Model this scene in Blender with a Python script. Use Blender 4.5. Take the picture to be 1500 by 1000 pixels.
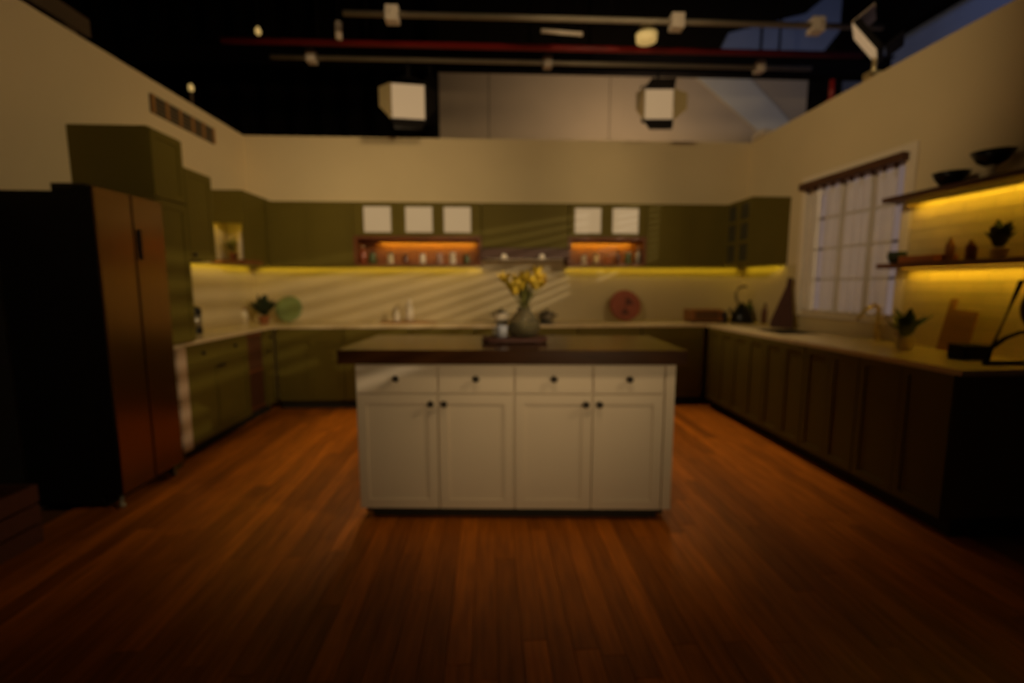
import bpy, math, random
from mathutils import Vector, Matrix, Euler
random.seed(7)
PI = math.pi
for o in list(bpy.data.objects): bpy.data.objects.remove(o)
S = bpy.context.scene
C = S.collection

# ------------------------------------------------------------------ camera
FPX, VX, VY, EYE = 690.0, 717.0, 417.0, 1.37
PHI = math.atan2(500 - VY, FPX)
PSI = math.atan((750 - VX) / FPX * math.cos(PHI))
cd = bpy.data.cameras.new('camera'); cam = bpy.data.objects.new('camera', cd); C.objects.link(cam)
cd.sensor_width = 36.0; cd.lens = FPX / 1500 * 36.0; cd.clip_start = 0.02
cam.location = (0, 0, EYE); cam.rotation_euler = (PI/2 - PHI, 0, -PSI)
cd.dof.use_dof = True; cd.dof.focus_distance = 0.55; cd.dof.aperture_fstop = 2.25
S.camera = cam
_F = Vector((math.sin(PSI)*math.cos(PHI), math.cos(PSI)*math.cos(PHI), -math.sin(PHI)))
_R = Vector((math.cos(PSI), -math.sin(PSI), 0))
_U = Vector((math.sin(PSI)*math.sin(PHI), math.cos(PSI)*math.sin(PHI), math.cos(PHI)))
def at(px, py, X=None, Y=None, Z=None):
    d = _F*FPX + _R*(px-750) + _U*(500-py)
    t = X/d.x if X is not None else Y/d.y if Y is not None else (Z-EYE)/d.z
    return Vector((0, 0, EYE)) + d*t

# ------------------------------------------------------------------ world, exposure, lights
w = bpy.data.worlds.new('world'); S.world = w; w.use_nodes = True
w.node_tree.nodes['Background'].inputs[0].default_value = (1.0, 0.75, 0.5, 1)
w.node_tree.nodes['Background'].inputs[1].default_value = 0.004
S.view_settings.view_transform = 'Standard'; S.view_settings.look = 'None'
S.view_settings.gamma = 1.0; S.view_settings.exposure = 0.0; S.view_settings.use_curve_mapping = False

def aim(o, target):
    d = Vector(target) - o.location
    o.rotation_euler = d.to_track_quat('-Z', 'Y').to_euler()
def area(name, loc, target, size, power, color, spread=140, sy=None):
    l = bpy.data.lights.new(name, 'AREA'); l.energy = power; l.color = color; l.size = size
    if sy: l.shape = 'RECTANGLE'; l.size_y = sy
    l.spread = math.radians(spread)
    o = bpy.data.objects.new(name, l); C.objects.link(o); o.location = loc; aim(o, target); return o
def spot(name, loc, target, power, color, angle, blend=0.5, r=0.03):
    l = bpy.data.lights.new(name, 'SPOT'); l.energy = power; l.color = color
    l.spot_size = math.radians(angle); l.spot_blend = blend; l.shadow_soft_size = r
    o = bpy.data.objects.new(name, l); C.objects.link(o); o.location = loc; aim(o, target); return o
WARM = (1.0, 0.75, 0.42); NEUT = (1.0, 0.78, 0.52)
# softlights on the grid pipe over the camera, beaming at the set
KEYS = [((2.75, 1.2, 3.0), (-2.2, 5.6, 2.1), 21), ((0.1, 1.2, 3.0), (-1.7, 5.6, 2.4), 4.2)]
for k, (p, t, e) in enumerate(KEYS): area('key_light', p, t, 0.42, e, WARM, (84, 52)[k])
SIDE = ((-1.7, 1.2, 3.0), (3.1, 5.2, 2.75))
spot('side_light', SIDE[0], SIDE[1], 340, WARM, 50, 0.7, 0.15)
TOP = ((0.35, 1.2, 3.55), (0.35, 2.75, 0.0))
spot('top_light', TOP[0], TOP[1], 70, WARM, 38, 1.0, 0.12)
FRONT = ((0.9, -1.6, 1.6), (0.2, 3.0, 1.1))
area('front_light', FRONT[0], FRONT[1], 0.6, 3.4, WARM, 44)
BACKS = [(-0.93, 5.36, 3.47), (1.93, 5.36, 3.43)]
for bx_, by_, bz_ in BACKS:
    for dx_ in (-0.1, 0.1):
        for dz_ in (-0.1, 0.1): spot('softlight_beam', (bx_+dx_, by_-0.17, bz_+dz_), (bx_*0.9, 4.05, 0.0), 42, WARM, 56, 1.0, 0.0)
BLIND_LAMP = (4.2, -1.5, 2.7)
spot('blind_light', BLIND_LAMP, (0.0, 4.6, 1.3), 590, (1.0, 0.84, 0.60), 60, 0.25, 0.005)
area('studio_wall_light', (2.4, 6.6, 3.5), (2.2, 9.0, 4.3), 0.5, 26, (1.0, 0.74, 0.46), 160)
area('blue_wall_light', (5.0, 4.5, 5.8), (6.6, 7.5, 5.0), 0.5, 12, (0.5, 0.62, 1.0), 170)

# ------------------------------------------------------------------ materials
MATS = {}
def mat(name, col, rough=0.6, metal=0.0, emit=None, estr=1.0, noise=0.0, scale=6.0, stretch=(1, 1, 1), rnd=0.0, bump=0.0, trans=0.0, alpha=1.0, ior=1.45, spec=None):
    m = bpy.data.materials.new(name); m.use_nodes = True
    nt = m.node_tree; b = nt.nodes['Principled BSDF']
    b.inputs['Base Color'].default_value = (*col, 1); b.inputs['Roughness'].default_value = rough
    b.inputs['Metallic'].default_value = metal; b.inputs['IOR'].default_value = ior
    if spec is not None: b.inputs['Specular IOR Level'].default_value = spec
    if trans: b.inputs['Transmission Weight'].default_value = trans
    if alpha < 1: b.inputs['Alpha'].default_value = alpha
    if emit:
        b.inputs['Emission Color'].default_value = (*emit, 1); b.inputs['Emission Strength'].default_value = estr
    if noise or rnd or bump:
        tc = nt.nodes.new('ShaderNodeTexCoord'); mp = nt.nodes.new('ShaderNodeMapping'); mp.inputs['Scale'].default_value = stretch
        nz = nt.nodes.new('ShaderNodeTexNoise'); nz.inputs['Scale'].default_value = scale; nz.inputs['Detail'].default_value = 5
        oi = nt.nodes.new('ShaderNodeObjectInfo')
        ad = nt.nodes.new('ShaderNodeVectorMath'); ad.operation = 'ADD'
        nt.links.new(tc.outputs['Object'], ad.inputs[0])
        if rnd:
            mu = nt.nodes.new('ShaderNodeVectorMath'); mu.operation = 'SCALE'; mu.inputs[0].default_value = (13, 7, 5)
            nt.links.new(oi.outputs['Random'], mu.inputs['Scale']); nt.links.new(mu.outputs[0], ad.inputs[1])
        nt.links.new(ad.outputs[0], mp.inputs[0]); nt.links.new(mp.outputs[0], nz.inputs['Vector'])
        mr = nt.nodes.new('ShaderNodeMapRange'); mr.inputs['From Min'].default_value = 0.25; mr.inputs['From Max'].default_value = 0.75
        mr.inputs['To Min'].default_value = 1 - noise; mr.inputs['To Max'].default_value = 1 + noise
        nt.links.new(nz.outputs['Fac'], mr.inputs['Value'])
        fac = mr.outputs[0]
        if rnd:
            m2 = nt.nodes.new('ShaderNodeMapRange'); m2.inputs['To Min'].default_value = 1 - rnd; m2.inputs['To Max'].default_value = 1 + rnd
            nt.links.new(oi.outputs['Random'], m2.inputs['Value'])
            mm = nt.nodes.new('ShaderNodeMath'); mm.operation = 'MULTIPLY'; nt.links.new(fac, mm.inputs[0]); nt.links.new(m2.outputs[0], mm.inputs[1]); fac = mm.outputs[0]
        sc = nt.nodes.new('ShaderNodeVectorMath'); sc.operation = 'SCALE'; sc.inputs[0].default_value = col
        nt.links.new(fac, sc.inputs['Scale']); nt.links.new(sc.outputs[0], b.inputs['Base Color'])
        if bump:
            bp = nt.nodes.new('ShaderNodeBump'); bp.inputs['Strength'].default_value = bump; bp.inputs['Distance'].default_value = 0.003
            nt.links.new(nz.outputs['Fac'], bp.inputs['Height']); nt.links.new(bp.outputs[0], b.inputs['Normal'])
    MATS[name] = m
    return m
mat('wall_paint', (0.66, 0.52, 0.30), 0.85, noise=0.03, scale=2, bump=0.05)
mat('splash', (0.50, 0.385, 0.20), 0.55, noise=0.05, scale=3)
mat('tile', (0.62, 0.48, 0.22), 0.3, noise=0.04, scale=5, rnd=0.06)
mat('grout', (0.36, 0.29, 0.17), 0.9, noise=0.05, scale=9)
mat('plank', (0.42, 0.115, 0.006), 0.42, spec=0.3, noise=0.34, scale=5, stretch=(9, 0.8, 1), rnd=0.30, bump=0.08)
mat('subfloor', (0.16, 0.06, 0.012), 0.7, noise=0.3, scale=4, stretch=(9, 0.7, 1))
mat('green', (0.115, 0.086, 0.010), 0.65, spec=0.25, noise=0.06, scale=3)
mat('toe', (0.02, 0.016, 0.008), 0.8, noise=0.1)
mat('white_paint', (0.58, 0.47, 0.34), 0.6, noise=0.03, scale=3)
mat('cream_front', (0.46, 0.32, 0.20), 0.45, noise=0.04, scale=3)
mat('butcher', (0.032, 0.011, 0.002), 0.22, noise=0.25, scale=6, stretch=(1, 9, 9), bump=0.05)
mat('butcher_edge', (0.085, 0.036, 0.008), 0.5, noise=0.25, scale=6, stretch=(1, 9, 9))
mat('stone', (0.62, 0.48, 0.28), 0.25, noise=0.08, scale=14)
mat('walnut', (0.16, 0.05, 0.012), 0.5, noise=0.3, scale=6, stretch=(1, 8, 8), bump=0.05)
mat('walnut_dark', (0.075, 0.026, 0.009), 0.55, noise=0.3, scale=6, stretch=(8, 1, 8))
mat('steel', (0.23, 0.13, 0.035), 0.24, 0.95, noise=0.05, scale=5, stretch=(8, 8, 0.6))
mat('chrome', (0.62, 0.56, 0.45), 0.18, 1.0, noise=0.03)
mat('grey_steel', (0.33, 0.29, 0.22), 0.35, 0.7, noise=0.05)
mat('black_gloss', (0.006, 0.005, 0.004), 0.3, noise=0.1, spec=0.3)
mat('black', (0.008, 0.006, 0.005), 0.75, noise=0.1, spec=0.2)
mat('drape', (0.004, 0.003, 0.003), 0.95, noise=0.2, scale=4, spec=0.05)
mat('knob', (0.03, 0.022, 0.014), 0.4, 0.6, noise=0.05)
mat('studio_tan', (0.52, 0.40, 0.27), 0.9, noise=0.04, scale=2)
mat('light_wedge', (0.62, 0.58, 0.50), 0.9, noise=0.03, scale=2)  # paler tone for the painted wedge of light
mat('studio_blue', (0.20, 0.25, 0.42), 0.9, noise=0.08, scale=2)
mat('studio_dark', (0.010, 0.007, 0.004), 0.95, noise=0.1, spec=0.1)
mat('pipe', (0.30, 0.25, 0.18), 0.45, 0.3, noise=0.1)
mat('red_pipe', (0.20, 0.008, 0.006), 0.45, noise=0.1)
mat('clamp', (0.62, 0.52, 0.42), 0.5, noise=0.06)
mat('beam', (0.10, 0.062, 0.030), 0.8, noise=0.15, scale=5)
mat('vent', (0.14, 0.10, 0.05), 0.7, noise=0.08)
mat('led', (0.8, 0.6, 0.2), 0.6, emit=(1.0, 0.73, 0.03), estr=4.6, noise=0.01)
mat('led_shelf', (0.8, 0.7, 0.4), 0.6, emit=(1.0, 0.64, 0.035), estr=10.5, noise=0.01)
mat('led_niche', (0.8, 0.6, 0.2), 0.6, emit=(1.0, 0.68, 0.05), estr=24.0, noise=0.01)
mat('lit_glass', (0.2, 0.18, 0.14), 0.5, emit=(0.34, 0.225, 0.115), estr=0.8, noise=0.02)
mat('diffuser', (0.2, 0.17, 0.13), 0.6, emit=(0.36, 0.235, 0.122), estr=0.85, noise=0.02)
mat('lamp_glow', (0.6, 0.5, 0.3), 0.6, emit=(0.40, 0.26, 0.08), estr=0.9, noise=0.02)
mat('hood_lamp', (0.7, 0.6, 0.45), 0.5, emit=(0.20, 0.14, 0.07), estr=1.0, noise=0.02)
mat('sky_board', (0.5, 0.5, 0.5), 0.9, emit=(0.20, 0.148, 0.152), estr=0.60, noise=0.02)
mat('glass', (0.9, 0.9, 0.88), 0.04, trans=1.0, noise=0.01, ior=1.1)
mat('cab_glass', (0.05, 0.045, 0.025), 0.12, noise=0.05)
mat('vase_glass', (0.42, 0.36, 0.22), 0.05, trans=0.85, noise=0.02, ior=1.2)
mat('trim_white', (0.74, 0.62, 0.46), 0.6, noise=0.03)
mat('sheer', (0.74, 0.66, 0.58), 0.9, noise=0.05, scale=8, alpha=0.62)
mat('leaf_dark', (0.020, 0.030, 0.008), 0.5, noise=0.3, rnd=0.3)
mat('leaf', (0.055, 0.085, 0.016), 0.5, noise=0.3, rnd=0.4)
mat('leaf_olive', (0.12, 0.11, 0.02), 0.5, noise=0.3, rnd=0.3)
mat('petal', (0.50, 0.33, 0.02), 0.6, noise=0.2, rnd=0.25)
mat('terracotta', (0.30, 0.10, 0.03), 0.8, noise=0.12)
mat('pot_white', (0.70, 0.58, 0.32), 0.5, noise=0.04)
mat('plate_green', (0.17, 0.20, 0.06), 0.4, noise=0.06)
mat('plate_red', (0.30, 0.075, 0.035), 0.7, noise=0.15, scale=18, bump=0.1)
mat('plate_red_dark', (0.11, 0.028, 0.012), 0.7, noise=0.15, scale=18)
mat('ceramic', (0.62, 0.52, 0.38), 0.35, noise=0.03)
mat('ceramic_blue', (0.24, 0.24, 0.27), 0.35, noise=0.05)
mat('board', (0.34, 0.16, 0.04), 0.6, noise=0.2, scale=6, stretch=(1, 8, 8))
mat('board_red', (0.050, 0.012, 0.006), 0.65, noise=0.2, scale=6, stretch=(6, 6, 1))
mat('copper', (0.30, 0.12, 0.04), 0.4, 0.5, noise=0.08)
mat('toaster_front', (0.12, 0.055, 0.02), 0.4, 0.3, noise=0.08)
mat('orange', (0.42, 0.12, 0.03), 0.5, noise=0.12)
mat('bottle_red', (0.22, 0.05, 0.015), 0.25, noise=0.05)
mat('bottle_brown', (0.10, 0.035, 0.012), 0.2, noise=0.05)
mat('bottle_green', (0.06, 0.085, 0.02), 0.25, noise=0.05)
mat('jar_pale', (0.50, 0.40, 0.24), 0.3, noise=0.04)
mat('jar_pink', (0.38, 0.24, 0.19), 0.3, noise=0.04)
mat('brass', (0.55, 0.42, 0.20), 0.3, 0.6, noise=0.04)
mat('crate', (0.10, 0.030, 0.012), 0.8, noise=0.2, scale=6, stretch=(1, 8, 8))

# ------------------------------------------------------------------ mesh builder
class MB:
    def __init__(s): s.v = []; s.f = []; s.sm = []
    def add(s, vs, fs, smooth=False):
        n = len(s.v); s.v += [tuple(v) for v in vs]; s.f += [tuple(i+n for i in f) for f in fs]; s.sm += [smooth]*len(fs); return s
    def box(s, x0, x1, y0, y1, z0, z1):
        vs = [(x, y, z) for z in (z0, z1) for y in (y0, y1) for x in (x0, x1)]
        return s.add(vs, [(0,2,3,1),(4,5,7,6),(0,1,5,4),(2,6,7,3),(0,4,6,2),(1,3,7,5)])
    def prism(s, poly, y0, y1):          # poly in xz
        n = len(poly); vs = [(x, y0, z) for x, z in poly] + [(x, y1, z) for x, z in poly]
        return s.add(vs, [tuple(range(n)), tuple(range(2*n-1, n-1, -1))] + [(i, i+n, (i+1) % n + n, (i+1) % n) for i in range(n)])
    def lathe(s, prof, c=(0, 0, 0), seg=20, axis='z'):
        vs, fs = [], []
        for r, h in prof:
            for k in range(seg):
                a = 2*PI*k/seg; x, y = r*math.cos(a), r*math.sin(a)
                p = (x, y, h) if axis == 'z' else (x, h, y) if axis == 'y' else (h, x, y)
                vs.append((p[0]+c[0], p[1]+c[1], p[2]+c[2]))
        for i in range(len(prof)-1):
            for k in range(seg):
                a, b = i*seg+k, i*seg+(k+1) % seg
                fs.append((a, b, b+seg, a+seg))
        fs.append(tuple(range(seg-1, -1, -1))); fs.append(tuple(range((len(prof)-1)*seg, len(prof)*seg)))
        return s.add(vs, fs, True)
    def tube(s, pts, r, seg=8):
        pts = [Vector(p) for p in pts]; rs = r if isinstance(r, (list, tuple)) else [r]*len(pts)
        vs, fs = [], []
        for i, p in enumerate(pts):
            t = (pts[min(i+1, len(pts)-1)] - pts[max(i-1, 0)]).normalized()
            u = t.cross(Vector((0, 0, 1)) if abs(t.z) < 0.9 else Vector((1, 0, 0))).normalized(); q = t.cross(u)
            for k in range(seg):
                a = 2*PI*k/seg; vs.append(p + (u*math.cos(a) + q*math.sin(a))*rs[i])
        for i in range(len(pts)-1):
            for k in range(seg):
                a, b = i*seg+k, i*seg+(k+1) % seg; fs.append((a, b, b+seg, a+seg))
        fs.append(tuple(range(seg-1, -1, -1))); fs.append(tuple(range((len(pts)-1)*seg, len(pts)*seg)))
        return s.add(vs, fs, True)
    def mesh(s, name, m):
        me = bpy.data.meshes.new(name); me.from_pydata(s.v, [], s.f); me.validate()
        me.polygons.foreach_set('use_smooth', s.sm[:len(me.polygons)]); me.materials.append(MATS[m])
        import bmesh
        b = bmesh.new(); b.from_mesh(me); bmesh.ops.recalc_face_normals(b, faces=b.faces); b.to_mesh(me); b.free()
        return me
    def build(s, name, m, parent=None, bevel=0.0, loc=None, rot=None):
        o = bpy.data.objects.new(name, s.mesh(name, m)); C.objects.link(o)
        if parent: o.parent = parent
        if loc is not None: o.location = loc
        if rot is not None: o.rotation_euler = rot
        if bevel:
            bv = o.modifiers.new('bevel', 'BEVEL'); bv.width = bevel; bv.segments = 2; bv.limit_method = 'ANGLE'; bv.angle_limit = math.radians(50)
        return o
def inst(name, me, parent, loc, rot=(0, 0, 0), scale=(1, 1, 1)):
    o = bpy.data.objects.new(name, me); C.objects.link(o); o.parent = parent; o.location = loc; o.rotation_euler = rot; o.scale = scale; return o
def tag(o, label, cat, group=None):
    o['label'] = label; o['category'] = cat
    if group: o['group'] = group
    return o
def thing(name, label, cat, loc=(0, 0, 0), rz=0.0, group=None):
    o = bpy.data.objects.new(name, None); C.objects.link(o); o.empty_display_size = 0.1
    o.location = loc; o.rotation_euler = (0, 0, rz); return tag(o, label, cat, group)
def struct(o): o['kind'] = 'structure'; return o
def box(*a): return MB().box(*a)

# ------------------------------------------------------------------ the setting
XL, XR, YB, HW = -2.82, 3.17, 5.80, 3.075
CT = 0.93                                   # worktop height
floor = struct(box(-7, 7.2, -3, 9.2, -0.25, -0.014).build('floor', 'subfloor'))
PW = 0.096
meshes = {L: box(-PW/2+0.0012, PW/2-0.0012, 0.0015, L-0.0015, -0.013, 0.0).mesh('plank', 'plank') for L in (0.9, 1.2, 1.5)}
x = -2.52
while x < 2.62:
    y = 0.55 - random.random()*0.9
    while y < 5.30:
        L = random.choice((1.2, 1.5, 1.5, 0.9))
        if y + L > 0.6: inst('plank', meshes[L], floor, (x, y, 0))
        y += L
    x += PW
wall_back = struct(box(XL-0.10, XR+0.10, YB, YB+0.10, -0.014, HW).build('wall_back', 'wall_paint'))
wall_left = struct(box(XL-0.10, XL, 1.2, YB, -0.014, HW).build('wall_left', 'wall_paint'))
WY0, WY1, WZ0, WZ1 = 3.55, 4.66, 1.10, 2.34
wr = MB().box(XR, XR+0.10, WY1, YB, -0.014, HW).box(XR, XR+0.10, 2.25, WY0, -0.014, HW)
wr.box(XR, XR+0.10, WY0, WY1, -0.014, WZ0).box(XR, XR+0.10, WY0, WY1, WZ1, HW)
wall_right = struct(wr.build('wall_right', 'wall_paint'))
# splashbacks
box(XL+0.0, XR, YB-0.012, YB, CT, 1.583).build('splashback', 'splash', wall_back)
box(XL, XL+0.012, 3.82, YB-0.012, CT, 1.583).build('splashback', 'splash', wall_left)
box(XR-0.012, XR, 4.75, YB-0.012, CT, 1.58).build('splashback', 'splash', wall_right)
box(XR-0.012, XR, 3.50, 4.75, CT, 1.085).build('splashback', 'splash', wall_right)
# metro tiles on the right wall behind the shelves
box(XR-0.008, XR, 2.26, 3.46, CT, 2.00).build('grout_bed', 'grout', wall_right)
TW, TH = 0.20, 0.0755
tm = {}
r = 0; z = CT + 0.002
while z + TH < 2.0:
    y = 2.262 - (TW/2 if r % 2 else 0)
    while y < 3.458:
        a, b = max(y, 2.262), min(y+TW, 3.458)
        if b - a > 0.03:
            k = round(b-a, 3)
            if k not in tm: tm[k] = box(-0.007, 0.006, 0.002, k-0.002, 0.002, TH-0.002).mesh('tile', 'tile')
            inst('tile', tm[k], wall_right, (XR-0.0145, a, z))
        y += TW
    z += TH; r += 1
# window in the right wall
win = struct(bpy.data.objects.new('window_1', None)); C.objects.link(win); win.location = (XR, 0, 0)
tr = 0.085
box(-0.022, 0, WY0-tr, WY0, WZ0-0.02, WZ1+tr).build('window_casing', 'trim_white', win, 0.003)
box(-0.022, 0, WY1, WY1+tr, WZ0-0.02, WZ1+tr).build('window_casing', 'trim_white', win, 0.003)
box(-0.022, 0, WY0, WY1, WZ1, WZ1+tr).build('window_casing', 'trim_white', win, 0.003)
box(-0.05, 0.10, WY0-tr, WY1+tr, WZ0-0.035, WZ0-0.02).build('window_sill', 'trim_white', win, 0.003)
f = MB().box(0.04, 0.09, WY0, WY0+0.04, WZ0-0.02, WZ1).box(0.04, 0.09, WY1-0.04, WY1, WZ0-0.02, WZ1)
f.box(0.04, 0.09, WY0+0.04, WY1-0.04, WZ0-0.02, WZ0+0.03).box(0.04, 0.09, WY0+0.04, WY1-0.04, WZ1-0.04, WZ1)
f.build('window_frame', 'trim_white', win)
ys = [WY0+0.04 + i*(WY1-WY0-0.08)/3 for i in range(4)]; zs = [WZ0+0.03 + i*(WZ1-WZ0-0.07)/4 for i in range(5)]
for i in (1, 2): box(0.045, 0.085, ys[i]-0.012, ys[i]+0.012, zs[0], zs[4]).build('mullion', 'beam', win)
for j in (1, 2, 3):
    for i in range(3):
        box(0.048, 0.082, ys[i]+0.012, ys[i+1]-0.012, zs[j]-0.010, zs[j]+0.010).build('glazing_bar', 'beam', win)
for i in range(3):
    for j in range(4):
        box(0.063, 0.067, ys[i]+0.013, ys[i+1]-0.013, zs[j]+0.011, zs[j+1]-0.011).build('pane', 'glass', win)
tag(box(XR+0.7, XR+0.74, 3.0, 5.9, -0.014, 3.0).build('daylight_board', 'sky_board'), 'glowing pale backing board outside the window', 'light board')
# sheer curtain
cur = thing('sheer_curtain', 'sheer white curtain on a dark pole across the window', 'curtain', (XR, WY0, WZ0))
def sheet(y0, y1, z0, z1, n=90, amp=0.012):
    m = MB(); vs = []; fs = []
    for k in range(n+1):
        y = y0 + (y1-y0)*k/n; a = amp*math.sin(2*PI*(y-y0)/0.105) + 0.005*math.sin(2*PI*y/0.041)
        vs += [(-0.052+a, y, z0), (-0.052+a*0.6, y, z1)]
    for k in range(n): fs.append((2*k, 2*k+2, 2*k+3, 2*k+1))
    m.add(vs, fs, True); return m
WH = WZ1-WZ0; WWD = WY1-WY0
sheet(0.02, 0.80, 0.02, WH-0.10).build('curtain_sheet', 'sheer', cur)
sheet(0.84, WWD-0.02, 0.02, WH-0.10, 36).build('curtain_sheet', 'sheer', cur)
box(-0.085, -0.022, -0.03, WWD+0.05, WH-0.045, WH+0.02).build('pelmet', 'walnut_dark', cur, 0.004)
ringm = MB().lathe([(0.012, -0.004), (0.022, -0.004), (0.022, 0.004), (0.012, 0.004)], axis='y', seg=12).mesh('curtain_ring', 'walnut_dark')
for k in range(10): inst('curtain_ring', ringm, cur, (-0.05, 0.05 + k*(WWD-0.1)/9, WH-0.066))
for k in range(10): box(-0.056, -0.046, 0.035 + k*(WWD-0.1)/9, 0.065 + k*(WWD-0.1)/9, WH-0.14, WH-0.085).build('curtain_tab', 'sheer', cur)
# wall vent on the left wall
vent = thing('wall_vent', 'long slotted air vent high on the left wall', 'vent', (XL, 4.27, 2.80))
box(0, 0.012, 0, 0.90, 0, 0.15).build('backing', 'toe', vent)
for a in (0.0, 0.175, 0.35, 0.53, 0.70, 0.875): box(0.012, 0.03, a, a+0.025, 0, 0.15).build('divider', 'board', vent)
for k in range(5): box(0.012, 0.026, 0, 0.90, 0.005+k*0.032, 0.020+k*0.032).build('slat', 'vent', vent)
# the studio round the set
wsb = struct(box(-7, 7.2, 9.0, 9.2, -0.25, 7.2).build('wall_studio_back', 'studio_dark'))
for a, b in ((-1.02, 0.0), (0.012, 2.2), (2.212, 5.9)): box(a, b, 8.94, 9.0, -0.014, 5.38).build('panel', 'studio_tan', wsb)
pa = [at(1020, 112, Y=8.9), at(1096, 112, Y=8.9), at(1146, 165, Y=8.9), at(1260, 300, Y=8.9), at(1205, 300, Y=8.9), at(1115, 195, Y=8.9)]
MB().prism([(p.x, p.z) for p in pa], 8.90, 8.94).build('light_wedge_panel', 'light_wedge', wsb)  # diagonal wedge of light on the wall, built as a pale slab
pa = [at(1045, 94, Y=8.9), at(1068, 48, Y=8.9), at(1180, 20, Y=8.9), at(1240, -30, Y=8.9), at(1290, -30, Y=8.9), at(1190, 96, Y=8.9)]
MB().prism([(p.x, p.z) for p in pa], 8.90, 9.0).build('blue_panel', 'studio_blue', wsb)
struct(box(6.6, 6.8, -3, 9.0, -0.25, 5.30).build('wall_studio_right', 'studio_blue'))
struct(box(6.4, 6.9, -3, 9.0, 5.30, 7.2).build('trim_1', 'drape'))
struct(box(-7, 7.2, -3, 9.2, 7.2, 7.4).build('ceiling', 'studio_dark'))
struct(box(-7.2, -7, -3, 9.2, -0.25, 7.2).build('wall_studio_left', 'studio_dark'))
# black stage drape behind the set on the left
dm = MB(); vs = []; fs = []
for k in range(121):
    x = -6.9 + 6.05*k/120; y = 8.55 + 0.06*math.sin(x*14)
    vs += [(x, y, -0.013), (x, y, 7.0), (x, y+0.02, -0.013), (x, y+0.02, 7.0)]
for k in range(120):
    q = 4*k; fs += [(q, q+4, q+5, q+1), (q+2, q+3, q+7, q+6)]
tag(dm.add(vs, fs, True).build('stage_drape', 'drape'), 'tall black stage drape hanging behind the kitchen set', 'drape')
# timber beam above the left wall
bm = thing('timber_beam', 'dark timber beam running above the left wall', 'beam', (-3.55, 1.2, 0))
box(-0.09, 0.05, 0, 3.42, 3.53, 3.68).build('beam', 'beam', bm)
for k in (0.2, 1.6, 3.2): box(-0.07, 0.03, k, k+0.09, -0.013, 3.53).build('post', 'beam', bm)

# ------------------------------------------------------------------ cabinets (front at local y=0, facing -y)
def shaker(name, w_, h_, m, parent, loc, rail=0.05, pane=None):
    o = MB().box(0.002, rail, -0.02, 0, 0.002, h_-0.002).box(w_-rail, w_-0.002, -0.02, 0, 0.002, h_-0.002)
    o.box(rail, w_-rail, -0.02, 0, 0.002, rail).box(rail, w_-rail, -0.02, 0, h_-rail, h_-0.002)
    if not pane: o.box(rail, w_-rail, -0.011, 0, rail, h_-rail)
    d = o.build(name, m, parent, loc=loc)
    if pane: box(rail, w_-rail, -0.012, -0.004, rail, h_-rail).build('pane', pane, d)
    return d
def slab(name, w_, h_, m, parent, loc, b=0.002):
    return box(0.002, w_-0.002, -0.02, 0, 0.002, h_-0.002).build(name, m, parent, b, loc=loc)
KNOB = MB().lathe([(0.006, 0.0), (0.006, -0.012), (0.015, -0.016), (0.017, -0.024), (0.010, -0.030)], axis='y', seg=14)
def knob(parent, x_, z_, s=1.0):
    if not hasattr(knob, 'me'): knob.me = KNOB.mesh('knob', 'knob')
    return inst('knob', knob.me, parent, (x_, -0.020, z_), scale=(s, s, s))
BH = CT - 0.03 - 0.10                        # carcass height above the plinth
def base(name, label, loc, rz, w_, spec, m='green', depth=0.56, group=None, knobs=True, toe='toe', hollow=False):
    t = thing(name, label, 'cabinet', loc, rz, group)
    if hollow: MB().box(0, 0.016, 0, depth, 0.10, CT-0.03).box(w_-0.016, w_, 0, depth, 0.10, CT-0.03).box(0.016, w_-0.016, depth-0.01, depth, 0.10, CT-0.03).box(0.016, w_-0.016, 0, depth-0.01, 0.10, 0.116).build('body', m, t)
    else: box(0, w_, 0, depth, 0.10, CT-0.03).build('body', m, t)
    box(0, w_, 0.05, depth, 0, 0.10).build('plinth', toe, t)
    z_ = 0.10
    for row in spec:                         # (height fraction, kind, count) from the bottom
        h_ = BH*row[0]; n = row[2]; wd = w_/n
        for k in range(n):
            if row[1] == 'door':
                d = shaker('door', wd, h_, m, t, (k*wd, 0, z_))
                if knobs: knob(d, wd-0.03 if (k % 2 == 0 and n > 1) else 0.03, h_-0.06)
            elif row[1] == 'drawer':
                d = slab('drawer', wd, h_, m, t, (k*wd, 0, z_))
                if knobs: knob(d, wd/2, h_/2)
        z_ += h_
    return t
LX = -2.36
base('drawer_unit', 'narrow cream two-drawer unit between the fridge and the green drawers', (LX+0.03, 3.56, 0), PI/2, 0.105, [(0.5, 'drawer', 1), (0.5, 'drawer', 1)], 'cream_front', 0.46, None, False, 'green')
base('base_cabinet', 'wide green base cabinet with two drawers and round knobs beside the cream drawer unit', (LX, 3.668, 0), PI/2, 0.966, [(0.80, 'door', 2), (0.20, 'drawer', 2)], 'green', 0.43)
t = base('open_unit', 'dark brown open base unit in the left run of green cabinets', (LX-0.015, 4.637, 0), PI/2, 0.345, [], 'walnut_dark', 0.42)
for z_ in (0.13, 0.50, 0.86): box(0.02, 0.325, -0.012, 0.0, z_, z_+0.02).build('shelf_edge', 'walnut', t)
base('base_cabinet', 'narrow green corner cabinet with one drawer, left of the back run', (LX, 4.985, 0), PI/2, 0.195, [(0.80, 'door', 1), (0.20, 'drawer', 1)], 'green', 0.43)
BY = 5.20
xs = [-2.32, -1.60, -0.88, -0.16, 0.98, 1.70, 2.42]
nm = ['green base cabinet in the left corner of the back wall', 'green base cabinet under the white bottles', 'green base cabinet just left of the hob unit', None, 'green base cabinet under the round red tray', 'green base cabinet under the copper toaster']
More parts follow.
